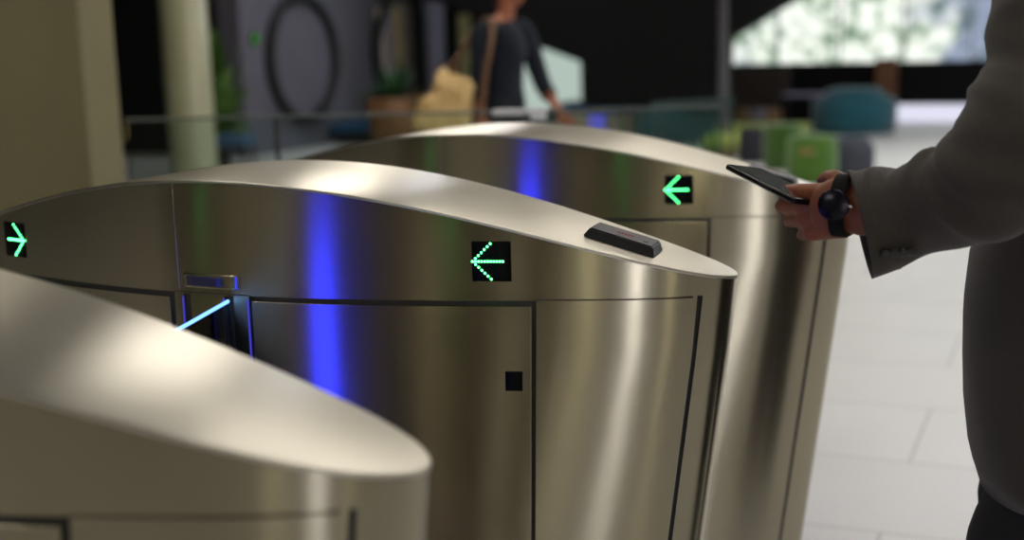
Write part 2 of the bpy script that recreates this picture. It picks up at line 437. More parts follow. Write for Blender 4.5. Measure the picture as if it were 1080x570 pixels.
def make_turnstile(dx, dy, label):
    t = thing('turnstile', label, 'turnstile', (-1.30+dx, 1.92+dy, 0), 0, 'row of stainless steel speed gates')
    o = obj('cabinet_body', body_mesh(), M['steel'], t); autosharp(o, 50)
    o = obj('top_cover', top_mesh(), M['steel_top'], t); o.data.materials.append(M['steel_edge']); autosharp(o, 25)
    for side in (1, -1):
        for sgn in (-1, 1):
            a, b = (.080, .533)
            # black gap round the door, then the door leaf itself
            def Q(u0, u1): return (u0, u1) if sgn > 0 else (-u1, -u0)
            u0, u1 = Q(a-.006, b+.005)
            obj('door_gap', patch(u0, u1, .10, SEAM-.002, .0003, .0006, side), M['gap'], t)
            u0, u1 = Q(a, b-.002)
            d = obj('service_door', patch(u0, u1, .106, SEAM-.0095, .0008, .0030, side, .0008), M['steel'], t); autosharp(d, 25)
            u0, u1 = Q(.490, .517)
            obj('sensor_window', patch(u0, u1, .788, .819, .0042, .0006, side), M['display'], d)
            u0, u1 = Q(b+.004, .762)
            obj('panel_joint', patch(u0, u1, SEAM-.0016, SEAM+.0002, .0001, .0004, side), M['joint'], t)
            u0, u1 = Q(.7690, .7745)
            obj('nose_joint', patch(u0, u1, .05, SEAM, .0001, .0004, side, nu=2), M['gap'], t)  # joint widened into a painted dark reflection down the nose
            # direction display
            u0, u1 = Q(.443, .502)
            dp = obj('direction_display', patch(u0, u1, .961, 1.023, .0003, .0008, side), M['display'], t)
            if side > 0: NEAR_DISPLAYS.add(dp.name)
            obj('led_arrow', arrow_mesh(sgn*.4725, .992, -sgn, side), M['green_led'], dp)
        # centre of the cabinet: wing slots, cover plate, lit edges, joints
        obj('panel_joint', patch(-.062, -.0605, SEAM, lambda u: ztop(u)-.006, .0001, .0004, side, nu=2), M['steel_edge'], t)
        obj('panel_joint', patch(-.074, .074, SEAM-.0016, SEAM+.0002, .0001, .0004, side), M['joint'], t)
        for s0 in (-.052, .028):
            obj('wing_slot', patch(s0, s0+.011 if s0 < 0 else s0+.016, .10, SEAM-.004, .0003, .0006, side, nu=2), M['gap'], t)
        obj('blue_light_strip', patch(.0245, .0275 if side > 0 else .044, .12, SEAM-.008, .0004, .0008, side, nu=2), M['blue_led'] if side < 0 else M['blue_dim'], t)
        obj('blue_light_strip', patch(.0700 if side > 0 else .048, .0725 if side > 0 else .108, .12, SEAM-.008, .0004 if side > 0 else .0042, .0008, side, nu=3), M['blue_led'] if side < 0 else M['blue_dim'], t)
        obj('blue_light_strip', patch(-.0560, -.0540, .12, SEAM-.008, .0004, .0008, side, nu=2), M['blue_dim'], t)
        pl = obj('cover_plate', patch(-.050, .058, .9395, .963, .0003, .0022, side, .001), M['steel'], t)
        obj('lens', patch(-.043, .030, .943, .959, .0026, .0006, side), M['lens'], pl)
    return t
M['lens'] = mat('smoked_lens', (84, 84, 104), .3, .6)
TS = []
SPOT = [(-.043, -.985, 'nearest stainless steel turnstile at the lower left, mostly its glossy top and rounded end'),
        (0, 0, 'middle stainless steel turnstile with a black card reader on its sloping top'),
        (.03, .925, 'farthest stainless steel turnstile, behind the middle one and in front of the woman')]
t1 = make_turnstile(*SPOT[1])
def copy_tree(o, parent=None, skip=None):
    c = o.copy(); COL.objects.link(c); c.parent = parent
    for ch in [x for x in kids[o.name]]:
        if not (skip and skip(ch)): copy_tree(ch, c)
    return c
kids = {}
for o in list(COL.objects): kids.setdefault(o.name, [])
for o in list(COL.objects):
    if o.parent: kids[o.parent.name].append(o)
for i in (0, 2):
    c = copy_tree(t1, None, (lambda ch: ch.name in NEAR_DISPLAYS) if i == 0 else None); c.location = (-1.30+SPOT[i][0], 1.92+SPOT[i][1], 0); c['label'] = SPOT[i][2]; TS.append(c)
TS.insert(1, t1)

def reader(t):
    u = .640; z = ztop(u); sl = -.652*u+.508*u**3; ang = math.atan(-sl)
    Mx = Matrix.Translation((u, .044, z)) @ Matrix.Rotation(ang, 4, 'Y') @ Matrix.Rotation(math.radians(4), 4, 'Z')
    def wedge(L, W, h, ins, bev, z0=0):
        bm = bmesh.new(); b = [(-L/2, -W/2), (L/2, -W/2), (L/2, W/2), (-L/2, W/2)]
        lo = [bm.verts.new((x, y, z0)) for x, y in b]; hi = [bm.verts.new((x-math.copysign(ins, x), y-math.copysign(ins*.7, y), z0+h)) for x, y in b]
        bm.faces.new(lo[::-1]); bm.faces.new(hi)
        for i in range(4): bm.faces.new((lo[i], lo[(i+1) % 4], hi[(i+1) % 4], hi[i]))
        if bev: bmesh.ops.bevel(bm, geom=list(bm.edges), offset=bev, segments=3, affect='EDGES')
        for v in bm.verts: v.co = Mx @ v.co
        return bm
    r = obj('card_reader', wedge(.118, .064, .0155, .007, .002), M['black_plastic'], t); autosharp(r, 30)
    f = obj('reader_face', wedge(.100, .052, .0006, .0003, 0, .0156), M['grey_plastic'], r, False)
    bm = bmesh.new()
    for k in range(5):
        box(bm, (-.012+k*.0055, -.004, .0163), (-.0085+k*.0055, .003 if k % 2 else .001, .0166))
    for v in bm.verts: v.co = Mx @ v.co
    obj('red_marking', bm, M['red_mark'], r, False)
    bm = bmesh.new(); box(bm, (.033, -.014, .0163), (.041, -.010, .0166))
    for v in bm.verts: v.co = Mx @ v.co
    obj('status_lens', bm, M['display'], r, False)
for t in TS[1:]: reader(t)
def gla(name, tint, refl=.08):
    m = bpy.data.materials.new(name); m.use_nodes = True; nt = m.node_tree; nt.nodes.remove(nt.nodes['Principled BSDF'])
    tr = nt.nodes.new('ShaderNodeBsdfTransparent'); tr.inputs[0].default_value = lin(tint)
    gl = nt.nodes.new('ShaderNodeBsdfGlossy'); gl.inputs['Roughness'].default_value = .03
    fr = nt.nodes.new('ShaderNodeFresnel'); fr.inputs[0].default_value = 1.45
    mx = nt.nodes.new('ShaderNodeMixShader'); nt.links.new(fr.outputs[0], mx.inputs[0]); nt.links.new(tr.outputs[0], mx.inputs[1]); nt.links.new(gl.outputs[0], mx.inputs[2])
    nt.links.new(mx.outputs[0], nt.nodes['Material Output'].inputs[0]); return m
M['glass'] = gla('clear_glass', (238, 246, 244))
M['tint_glass'] = gla('green_glass', (214, 232, 226))
def wing(t):
    # glass wing swung out of the middle slot towards the next cabinet, with a lit upper edge
    x = .034; ya = yside(x, 1)+.004
    top = [(ya, .9195), (ya-.13, .902), (ya-.26, .885), (ya-.30, .86)]
    poly = top+[(ya-.30, .25), (ya-.26, .22), (ya, .22)]
    bm = bmesh.new(); a = [bm.verts.new((x-.004, p[0], p[1])) for p in poly]; b = [bm.verts.new((x+.004, p[0], p[1])) for p in poly]
    bm.faces.new(a); bm.faces.new(b[::-1])
    for i in range(len(poly)): bm.faces.new((a[i], b[i], b[(i+1) % len(poly)], a[(i+1) % len(poly)]))
    g = obj('glass_wing', bm, M['glass'], t, False)
    bm = bmesh.new(); vs = []
    obj('lit_edge', tube([(x, p[0], p[1]+.001) for p in top[:3]], .0032, 8), M['wing_led'], g)
for t in TS[1:2]: wing(t)
wing(TS[2]); wing(TS[0])

# ------------------------------------------------------------------ glass balustrade behind the gates
M['railm'] = mat('glass_edge_rail', (96, 104, 98), .5)
A = onz(133, 126, 1.05); Bq = onz(760, 112, 1.05)
d = Vector((Bq.x-A.x, Bq.y-A.y, 0)); LB = d.length; ang = math.atan2(d.y, d.x)
t = thing('glass_balustrade', 'low frameless glass balustrade with a thin top rail behind the turnstiles', 'balustrade', (A.x, A.y, 0), ang)
def along(px): q = onz(px, 120, 1.05); return (Vector((q.x-A.x, q.y-A.y, 0))).dot(d)/LB
j1 = along(301); j2 = along(662)
for a, b, mm in ((0, j1-.006, M['glass']), (j1+.006, j2-.006, M['glass']), (j2+.006, LB, M['tint_glass'])):
    obj('glass_panel', B((a, -.006, .06), (b, .006, 1.045)), mm, t, False)
obj('top_rail', B((0, -.009, 1.043), (LB, .009, 1.053), .002), M['railm'], t, False)
obj('floor_channel', B((0, -.03, 0), (LB, .03, .07), .004), M['post'], t, False)
for px in (301,): obj('joint_post', B((along(px)-.006, -.008, .05), (along(px)+.006, .008, 1.043)), M['post'], t, False)
c = along(563); obj('glass_clamp', B((c-.03, -.02, 1.015), (c+.03, .014, 1.06), .006), M['white'], t, False)  # white block modelled as a bright glint on the rail
c = along(540); obj('rail_sleeve', B((c-.09, -.014, 1.036), (c+.10, .012, 1.056), .004), M['white'], t, False)  # white bar carries on the painted rail highlight
M['green_post'] = mat('dark_green_post', (38, 62, 58), .5)
t = thing('mesh_gate', 'dark green barred side gate at the right end of the balustrade', 'gate', (0, 0, 0))
G0 = onz(672, 113, 1.0); G1 = onz(757, 109, 1.0); gd = G1-G0
off_ = Vector((0, .25, 0))
bm = bmesh.new(); box(bm, (-.012, -.012, .0), (gd.length+.012, .012, .03)); box(bm, (-.012, -.012, .985), (gd.length+.012, .012, 1.01))
Tm = Matrix.Translation(Vector((G0.x, G0.y, 0))+off_) @ Matrix.Rotation(math.atan2(gd.y, gd.x), 4, 'Z')
for v in bm.verts: v.co = Tm @ v.co
obj('gate_frame', bm, M['green_post'], t, False)
for k in range(9):
    o = obj('gate_bar', B((gd.length*k/8-.005, -.005, .03), (gd.length*k/8+.005, .005, .985), 0, Tm), M['green_post'], t, False)

# ------------------------------------------------------------------ round frames on the grey wall
def ring_obj(px, py, rv_px, label, mirror):
    c = onx(px, py, XW); dep = (Vector(c)-Vector(CAM)).length; r = rv_px*dep/1402
    t = thing('round_frame', label, 'round frame', (XW, c.y, c.z), 0, 'round frames on the grey wall')
    bm = bmesh.new(); n = 64; secs = []
    for i in range(n):
        a = 2*math.pi*i/n; cs, sn = math.cos(a), math.sin(a)
        secs.append([bm.verts.new((x_, rr*cs, rr*sn)) for x_, rr in ((0.0, r), (.09, r), (.105, r-.015), (.105, r-.08), (.09, r-.095), (0.0, r-.095))])
    for i in range(n):
        a, b = secs[i], secs[(i+1) % n]
        for k in range(6): bm.faces.new((a[k], b[k], b[(k+1) % 6], a[(k+1) % 6]))
    o = obj('frame_ring', bm, M['ring'], t); autosharp(o, 30)
    bm = bmesh.new(); lathe(bm, [(r-.085, 0), (r-.085, .012)], (0, 0, 0), 64)
    R = Matrix.Rotation(math.pi/2, 4, 'Y')
    for v in bm.verts: v.co = R @ v.co
    obj('frame_panel', bm, M['blush_panel'] if mirror else M['grey_wall'], t, False)
ring_obj(317, 62, 66, 'round black frame over a plain grey panel, the left one of two', False)
ring_obj(422, 54, 60, 'round black frame with striped panels above the planter, the right one of two', True)

def wall_box(name, px0, px1, py0, py1, th, m, label, cat):
    """an upright panel standing against the grey wall"""
    a = onx(px0, py0, XW+.25); b = onx(px1, py1, XW+.25)
    o = obj(name, B((0, min(a.y, b.y), 0), (th, max(a.y, b.y), max(a.z, b.z)), .01), m, None, False, (XW+.2, 0, 0))
    return tag(o, label, cat)
M['lilac'] = mat('lilac_fabric', (160, 154, 182), .8); M['straw'] = mat('straw_fabric', (226, 212, 160), .8)
M['blush'] = mat('blush_fabric', (250, 232, 226), .8)
wall_box('dark_banner', 434, 450, -40, 108, .05, M['black'], 'tall black panel on the grey wall right of the round frames', 'panel')
wall_box('lilac_curtain', 451, 471, 2, 118, .06, M['lilac'], 'narrow lilac curtain panel beyond the black panel', 'curtain')
wall_box('dark_curtain', 472, 484, -30, 118, .05, M['black'], 'narrow black curtain panel between the lilac and straw ones', 'curtain')
wall_box('straw_curtain', 485, 500, 15, 118, .06, M['straw'], 'straw coloured curtain panel just behind the walking woman', 'curtain')
for a, b, mm, lb in ((397, 407, M['blush'], 'blush strip'), (408, 414, M['lilac'], 'grey lilac strip'), (416, 427, M['straw'], 'cream strip')):
    pa = onx(a, 8, XW+.03); pb = onx(b, 88, XW+.03)
    o = obj('hanging_strip', B((.016, min(pa.y, pb.y), min(pa.z, pb.z)), (.03, max(pa.y, pb.y), max(pa.z, pb.z))), mm, None, False, (XW, 0, 0))
    tag(o, 'vertical '+lb+' hanging inside the right round frame', 'hanging strip', None)
M['exit'] = emit('green_sign_face', (70, 150, 60), .55)
c = onx(267, 41, XW)
t = thing('green_sign', 'small glowing green round sign left of the left round frame', 'sign', (XW, c.y, c.z))
R = Matrix.Rotation(math.pi/2, 4, 'Y')
bm = L_([(.075, 0), (.08, .01), (.08, .03)], (0, 0, 0), 24)
for v in bm.verts: v.co = R @ v.co
obj('sign_body', bm, M['black'], t)
bm = L_([(.068, .03), (.068, .034)], (0, 0, 0), 24)
for v in bm.verts: v.co = R @ v.co
obj('sign_face', bm, M['exit'], t, False)

# ------------------------------------------------------------------ lounge furniture in the distance
def pouf(name, px, base_y, wpx, h, m, label, cat, top_r=.9, rim=.08, sx=1, sy=1):
    c = onz(px, base_y, 0); dep = (Vector(c)-Vector(CAM)).length; r = wpx/2*dep/1402
    prof = [(r*.86, 0), (r*.93, .01), (r*.98, h*.15), (r, h*.45), (r*.985, h*.75), (r*top_r, h-rim*.35), (r*top_r*.9, h-rim*.08), (r*top_r*.7, h), (r*.2, h+.004)]
    t = thing(name, label, cat, (c.x, c.y+r*.6, 0))
    obj('cushion_body', L_(prof, (0, 0, 0), 40, sx, sy), m, t)
    bm = bmesh.new()
    for k in range(40):
        a0 = 2*math.pi*k/40; a1 = 2*math.pi*(k+1)/40
        capsule(bm, (r*top_r*.99*sx*math.cos(a0), r*top_r*.99*sy*math.sin(a0), h-rim*.33), .008, (r*top_r*.99*sx*math.cos(a1), r*top_r*.99*sy*math.sin(a1), h-rim*.33), .008, 6)
    obj('seam_piping', bm, m, t)
    return t, r
M['green_f'] = mat('green_fabric', (72, 112, 30), .9, bump=(300, .3, .003), sheen=.3)
M['green_f2'] = mat('green_fabric_dark', (58, 92, 26), .9, bump=(300, .3, .003), sheen=.3)
M['teal_f'] = mat('teal_fabric', (13, 78, 90), .9, bump=(300, .3, .003), sheen=.3)
M['slate_f'] = mat('slate_fabric', (66, 70, 80), .9, bump=(300, .3, .003))
M['dark_f'] = mat('charcoal_fabric', (42, 42, 50), .9, bump=(300, .3, .003))
t, r = pouf('green_pouf', 853, 194, 53, .40, M['green_f'], 'bright green barrel pouf nearest the phone, with a small tan tab', 'pouf')
M['tan'] = mat('tan_leather', (150, 120, 80), .6)
obj('leather_tab', B((-.06, -r-.012, .26), (.06, -r+.02, .30), .004), M['tan'], t, False)
pouf('green_pouf', 823, 180, 42, .42, M['green_f2'], 'darker green barrel pouf just left of the nearest green one', 'pouf')
pouf('dark_pouf', 791, 172, 28, .34, M['dark_f'], 'charcoal pouf left of the two green poufs', 'pouf')
t, r = pouf('grey_pouf', 896, 186, 46, .33, M['slate_f'], 'slate grey round pouf right of the green poufs', 'pouf', .8, .14)
t, r = pouf('teal_pouf', 896, 142, 86, .54, M['teal_f'], 'large teal rounded pouf in front of the brown post', 'pouf', .72, .26)
bq = onz(935, 131, 0)
M['brown'] = mat('brown_wood', (112, 70, 34), .6, noise=(4, (92, 56, 28), (1, 1, .1)))
a = ony(925, 66, bq.y); b = ony(946, 66, bq.y)
t = thing('wooden_post', 'brown square timber post behind the teal pouf', 'post', ((a.x+b.x)/2, bq.y, 0))
obj('post_shaft', B((-(b.x-a.x)/2, -.12, 0), ((b.x-a.x)/2, .12, a.z+.05), .008), M['brown'], t, False)
# low yellow-green platform bench with beige cushions
M['lime'] = mat('lime_fabric', (158, 172, 82), .85, bump=(200, .2, .002)); M['beige'] = mat('beige_top', (196, 188, 160), .7)
M['blue_f'] = mat('blue_fabric', (32, 84, 122), .85, bump=(200, .2, .002)); M['oak'] = mat('oak', (120, 98, 62), .6, noise=(5, (104, 84, 52), (.2, 1, 1)))
def bench(name, px0, px1, base_y, h, dep, mt, mb, label, cat='bench', along_wall=False):
    a = onz(px0, base_y, 0)
    if along_wall:
        b = onz(px1, base_y, 0); t = thing(name, label, cat, (XW+.05+dep/2, onx(px0, base_y, XW).y, 0)); y1 = onx(px1, base_y-10, XW).y-t.location.y
        obj('seat_pad', B((-dep/2, 0, h-.12), (dep/2, y1, h), .03), mt, t); obj('bench_base', B((-dep/2+.05, .05, 0), (dep/2-.05, y1-.05, h-.12)), mb, t, False); return t
    b = ony(px1, base_y, a.y); L = b.x-a.x
    t = thing(name, label, cat, (a.x, a.y, 0))
    obj('seat_pad', B((0, 0, h-.12), (L, dep, h), .03), mt, t); obj('bench_base', B((.05, .05, 0), (L-.05, dep-.05, h-.12)), mb, t, False)
    return t
bench('lime_bench', 738, 776, 168, .22, .6, M['lime'], M['oak'], 'low lime topped bench left of the charcoal pouf')
bench('lime_bench', 752, 842, 149, .17, .7, M['lime'], M['beige'], 'longer lime bench in the row behind the poufs')
bench('blue_bench', 345, 412, 163, .26, .6, M['blue_f'], M['dark_wall'], 'low blue bench against the grey wall under the round frames', along_wall=True)
bench('teal_bench', 588, 658, 150, .46, .5, M['blue_f'], M['beige'], 'blue padded bench with pale base right of the walking woman')
bench('pale_counter', 590, 668, 136, .36, .5, M['beige'], M['oak'], 'pale long counter behind the blue padded bench', 'counter')
c = onz(712, 151, 0)
t = thing('teal_beanbag', 'teal mound shaped beanbag seen over the side gate', 'beanbag', (c.x, c.y, 0))
obj('beanbag_body', L_([(.34, 0), (.44, .06), (.48, .22), (.45, .42), (.33, .56), (.18, .64), (.05, .66)], (0, 0, 0), 36), M['teal_f'], t)
bench('teal_sofa', 662, 760, 138, .42, .6, M['teal_f'], M['dark_f'], 'low teal sofa behind the side gate', 'sofa')
M['lav'] = mat('lavender_top', (118, 110, 138), .5)
c = onz(848, 134, 0)
t = thing('low_table', 'low dark table with lavender grey top left of the teal pouf', 'table', (c.x, c.y, 0))
obj('table_top', B((-.26, -.22, .40), (.26, .22, .43), .006), M['lav'], t, False)
for sx in (-.22, .22):
    for sy in (-.18, .18): obj('leg', B((sx-.02, sy-.02, 0), (sx+.02, sy+.02, .40)), M['black'], t, False)
M['peach'] = mat('peach_fabric', (150, 120, 90), .8); M['greyc'] = mat('grey_fabric', (128, 122, 130), .8)
for px, mm, lb in ((784, M['oak'], 'brown'), (800, M['greyc'], 'grey'), (816, M['peach'], 'peach')):
    c = onz(px, 134, 0); t = thing('seat_cushion', lb+' square block stool in the row below the slat screen', 'stool', (c.x, c.y, 0))
    obj('cushion', B((-.09, -.09, .03), (.09, .09, .24), .03), mm, t); obj('stool_base', B((-.07, -.07, 0), (.07, .07, .03)), M['black'], t, False)

# plants
M['leaf'] = mat('leaf_green', (52, 92, 52), .6, noise=(6, (36, 70, 44), (1, 1, 1))); M['leaf2'] = mat('leaf_light', (84, 120, 50), .6)
def plant(px, py_base, z0, h, spread, n, mleaf, potm, potr, poth, name, label, Y=None):
    c = onz(px, py_base, 0) if Y is None else Vector((onx(px, py_base, Y).x, onx(px, py_base, Y).y, 0))
    t = thing(name, label, 'plant', (c.x, c.y, 0))
    obj('pot', L_([(potr*.7, 0), (potr*.75, .01), (potr, poth), (potr*.92, poth), (potr*.88, poth-.04)], (0, 0, 0), 32), potm, t)
    bm = bmesh.new(); rnd = random.Random(px)
    for k in range(n):
        a = rnd.random()*6.283; el = rnd.uniform(.2, 1.4); L = h*rnd.uniform(.55, 1.0); wd = h*.07
        p0 = Vector((0, 0, poth-.05)); dirn = Vector((math.cos(a)*math.cos(el)*spread, math.sin(a)*math.cos(el)*spread, math.sin(el)))
        side = Vector((-math.sin(a), math.cos(a), 0)); prev = None
        for s in range(6):
            f = s/5; p = p0+dirn*L*f+Vector((0, 0, -.35*L*f*f*math.cos(el))); ww = wd*math.sin(math.pi*min(.97, .12+f*.86))
            cur = (bm.verts.new(p-side*ww), bm.verts.new(p+Vector((0, 0, -ww*.3))), bm.verts.new(p+side*ww))
            if prev: bm.faces.new((prev[0], prev[1], cur[1], cur[0])); bm.faces.new((prev[1], prev[2], cur[2], cur[1]))
            prev = cur
    obj('foliage', bm, mleaf, t)
    return t
M['wicker'] = mat('brown_planter', (128, 88, 48), .7, noise=(12, (104, 70, 38), (1, 1, 3)))
M['darkpot'] = mat('dark_pot', (30, 30, 34), .5)
plant(418, 156, 0, .62, 1.0, 60, M['leaf'], M['wicker'], .36, .60, 'potted_plant', 'bushy green plant in a flared brown planter behind the tan bag')
plant(232, 176, 0, 1.7, .35, 46, M['leaf2'], M['darkpot'], .16, .35, 'potted_plant', 'tall light green plant between the round column and the grey wall')
c = onz(240, 184, 0)
t = thing('blue_chair', 'slanting blue lounge chair between the round column and grey wall', 'chair', (c.x, c.y-.1, 0), .3)
Mx = Matrix.Rotation(math.radians(-18), 4, 'Y')
M['denim'] = mat('denim_blue', (62, 92, 124), .8)
obj('backrest', B((-.16, -.2, .32), (-.07, .2, 1.05), .03, Mx), M['denim'], t); obj('seat', B((-.05, -.2, .30), (.32, .2, .40), .03), M['denim'], t)
for sx in (-.02, .28):
    for sy in (-.17, .17): obj('leg', B((sx-.012, sy-.012, 0), (sx+.012, sy+.012, .31)), M['black'], t, False)
#PEOPLE
# ------------------------------------------------------------------ people
M['skin'] = mat('brown_skin', (140, 80, 54), .5, noise=(14, (126, 70, 46), (1, 1, 1)))
M['skin2'] = mat('light_brown_skin', (176, 108, 78), .55, noise=(14, (160, 94, 66), (1, 1, 1)))
M['jacket'] = mat('grey_brown_wool', (58, 51, 45), .85, noise=(260, (50, 44, 39), (1, 1, 1)), bump=(900, .35, .001), sheen=.15)
M['button'] = mat('dark_button', (22, 20, 20), .35)
M['trouser'] = mat('black_trousers', (20, 19, 20), .9, bump=(500, .2, .001))
M['shirt'] = mat('white_shirt', (205, 205, 210), .8)
M['hair'] = mat('black_hair', (22, 17, 14), .6, bump=(200, .5, .004))
M['hair2'] = mat('auburn_hair', (84, 36, 20), .55, bump=(160, .5, .004))
M['navy'] = mat('navy_knit', (15, 23, 36), .9, bump=(300, .3, .002))
M['jeans'] = mat('dark_jeans', (24, 30, 36), .85, bump=(400, .2, .001))
M['shoe'] = mat('black_leather', (18, 16, 15), .35)
M['strap'] = mat('watch_strap', (7, 7, 8), .75, spec=.2, bump=(600, .2, .0006)); M['watch'] = mat('watch_case', (34, 34, 44), .25, .7)
M['phone'] = mat('phone_body', (14, 14, 16), .22, .3); M['screen'] = mat('phone_screen', (10, 10, 12), .06, 0, .8, coat=1)
M['eye'] = mat('eye_white', (225, 222, 215), .3); M['iris'] = mat('iris_brown', (50, 30, 18), .2); M['lip'] = mat('lips', (120, 60, 54), .5)
M['bagm'] = mat('tan_leather_bag', (226, 192, 128), .5, noise=(9, (206, 170, 108), (1, 1, 1)), bump=(14, .5, .01))
M['strapm'] = mat('brown_leather_strap', (112, 78, 46), .55)

def esec(c, ax, ay, a, b, n=28, p=2.3, wob=None):
    """closed section: superellipse with half axes a, b along unit vectors ax, ay"""
    out = []
    for i in range(n):
        t = 2*math.pi*i/n; cs, sn = math.cos(t), math.sin(t)
        r = 1+(wob(t) if wob else 0)
        out.append(Vector(c)+Vector(ax)*(math.copysign(abs(cs)**(2/p), cs)*a*r)+Vector(ay)*(math.copysign(abs(sn)**(2/p), sn)*b*r))
    return out
def smooth_path(P, n=6):
    """Catmull-Rom through points given as tuples of any length"""
    P = [tuple(p) for p in P]; out = []
    for i in range(len(P)-1):
        p0 = P[max(i-1, 0)]; p1 = P[i]; p2 = P[i+1]; p3 = P[min(i+2, len(P)-1)]
        for s in range(n):
            t = s/n
            out.append(tuple(.5*((2*b)+(-a+c)*t+(2*a-5*b+4*c-d_)*t*t+(-a+3*b-3*c+d_)*t**3) for a, b, c, d_ in zip(p0, p1, p2, p3)))
    out.append(P[-1]); return out
def sleeve_mesh(P, folds, n=36, cuff_in=True, seed=3):
    """P: (x,y,z,r) centre line; wrinkled tube, open and turned in at the first end"""
    P = smooth_path(P, 9); rnd = random.Random(seed); bm = bmesh.new(); secs = []
    pts = [Vector(p[:3]) for p in P]; L = [0]
    for a, b in zip(pts, pts[1:]): L.append(L[-1]+(b-a).length)
    up = Vector((0, 0, 1)); fl = [(rnd.uniform(0, L[-1]), rnd.uniform(0, 6.28), rnd.uniform(.5, 1)) for _ in range(folds)]
    prevu = None
    for i, p in enumerate(pts):
        d = (pts[min(i+1, len(pts)-1)]-pts[max(i-1, 0)]).normalized()
        if prevu is None: u = d.cross(up).normalized()
        else: u = (prevu-d*prevu.dot(d)).normalized()
        v = d.cross(u); prevu = u; ring = []
        for k in range(n):
            t = 2*math.pi*k/n; r = P[i][3]
            for (l0, a0, am) in fl:
                da = math.cos(t-a0)*.5+.5; s = L[i]-l0-.03*math.sin(t*1.0+a0)
                r += am*.008*da*da*math.exp(-(s/.014)**2)-am*.006*da*da*math.exp(-((s-.026)/.014)**2)
            ring.append(pts[i]+(u*math.cos(t)+v*math.sin(t))*r)
        secs.append(ring)
    if cuff_in:
        d = (pts[1]-pts[0]).normalized(); c = pts[0]
        inner = [[q+(c-q)*.05+d*.002 for q in secs[0]], [q+(c-q)*.07+d*.04 for q in secs[0]], [q+(c-q)*.30+d*.06 for q in secs[0]]]
        secs = inner[::-1]+secs
    loft(bm, secs, True); return bm
def head_parts(root, c, r, face, skin_m, hair_m, long_hair=False):
    """face: unit vector the face looks along; c head centre; r half head height. adds features as children; returns shapes to union into the body"""
    f = Vector(face).normalized(); s = Vector((0, 0, 1)).cross(f).normalized(); R = Matrix((f, s, Vector((0, 0, 1)))).transposed()
    W = lambda x, y, z: Vector(c)+R @ Vector((x*r, y*r, z*r))
    def add(bm):
        ell(bm, W(-.08, 0, .22), (.84*r, .66*r, .76*r), R); ell(bm, W(.14, 0, -.28), (.58*r, .52*r, .62*r), R)
        ell(bm, W(.36, 0, -.70), (.28*r, .30*r, .22*r), R)
        capsule(bm, W(.72, 0, .10), .07*r, W(.88, 0, -.18), .115*r); ell(bm, W(.80, .10, -.2), (.08*r, .07*r, .06*r), R); ell(bm, W(.80, -.10, -.2), (.08*r, .07*r, .06*r), R)
        ell(bm, W(.70, 0, -.47), (.10*r, .22*r, .07*r), R); ell(bm, W(.55, 0, .22), (.2*r, .45*r, .10*r), R)
        for q in (1, -1): ell(bm, W(-.02, q*.64, -.05), (.16*r, .06*r, .24*r), R)
        capsule(bm, W(-.12, 0, -.5), .42*r, W(-.25, 0, -1.45), .44*r)
    for q in (1, -1):
        bm = bmesh.new(); ell(bm, W(.66, q*.27, .04), (.10*r, .13*r, .085*r), R, 16); e = obj('eye', bm, M['eye'], root)
        bm = bmesh.new(); ell(bm, W(.745, q*.27, .04), (.03*r, .055*r, .055*r), R, 12); obj('iris', bm, M['iris'], e)
        bm = bmesh.new(); chain(bm, [W(.70, q*.14, .24), W(.74, q*.28, .29), W(.62, q*.44, .23)], [.03*r, .035*r, .02*r], 8); obj('eyebrow', bm, hair_m, root)
    bm = bmesh.new(); ell(bm, W(.765, 0, -.45), (.05*r, .20*r, .035*r), R, 16); ell(bm, W(.755, 0, -.52), (.055*r, .17*r, .04*r), R, 16); obj('lips', bm, M['lip'], root)
    bm = bmesh.new(); ell(bm, W(-.20, 0, .36), (.84*r, .72*r, .76*r), R, 32)
    ell(bm, W(-.45, 0, -.05), (.5*r, .64*r, .6*r), R, 24)
    if long_hair:
        ell(bm, W(-.55, 0, -.5), (.40*r, .60*r, .7*r), R, 24); chain(bm, [W(-.35, .55, .0), W(-.35, .58, -.8)], [.22*r, .16*r]); chain(bm, [W(-.35, -.55, .0), W(-.35, -.58, -.8)], [.22*r, .16*r])
    h = obj('hair', bm, hair_m, root); remesh(h, r*.07, 4)
    return add
def hand_into(bm, W, a, u, o, spec, s=1.0, thumb=None):
    """hand shapes at wrist W: a towards fingers, u towards the index side, o out of the back of the hand; spec = curl angles per finger"""
    a, u, o = [Vector(v).normalized() for v in (a, u, o)]
    base = [(.088, .030), (.092, .010), (.087, -.011), (.078, -.031)]; lens = [(.042, .026, .021), (.046, .029, .022), (.042, .027, .021), (.033, .021, .019)]
    rad = [.0096, .0100, .0095, .0084]
    for i in range(4):
        bx, by = base[i]; mcp = W+(a*bx+u*by)*s
        chain(bm, [W+(a*.004+u*by*.45)*s, W+(a*.045+u*by*.85-o*.003)*s, mcp], [.0165*s, .0150*s, .0120*s])
        p = mcp; ang = 0
        pts = [p]; spl = (.06, .0, -.05, -.12)[i]
        for L, c in zip(lens[i], spec[i]):
            ang += c; dirn = (a+u*spl).normalized()*math.cos(ang)-o*math.sin(ang); p = p+dirn*L*s; pts.append(p)
        chain(bm, pts, [rad[i]*1.12*s, rad[i]*1.0*s, rad[i]*.92*s, rad[i]*.82*s], 12)
    # heel and thumb base pads on the palm side
    ell(bm, W+(a*.040-o*.012-u*.018)*s, (.018*s, .018*s, .016*s)); ell(bm, W+(a*.034-o*.014+u*.020)*s, (.020*s, .020*s, .016*s))
    T = thumb or [(.018, .026, -.012), (.050, .050, -.026), (.082, .052, -.034), (.106, .046, -.036)]
    pts = [W+(a*x+u*y+o*z)*s for x, y, z in T]
    chain(bm, pts, [.0150*s, .0125*s, .0112*s, .0092*s], 12)
    return pts

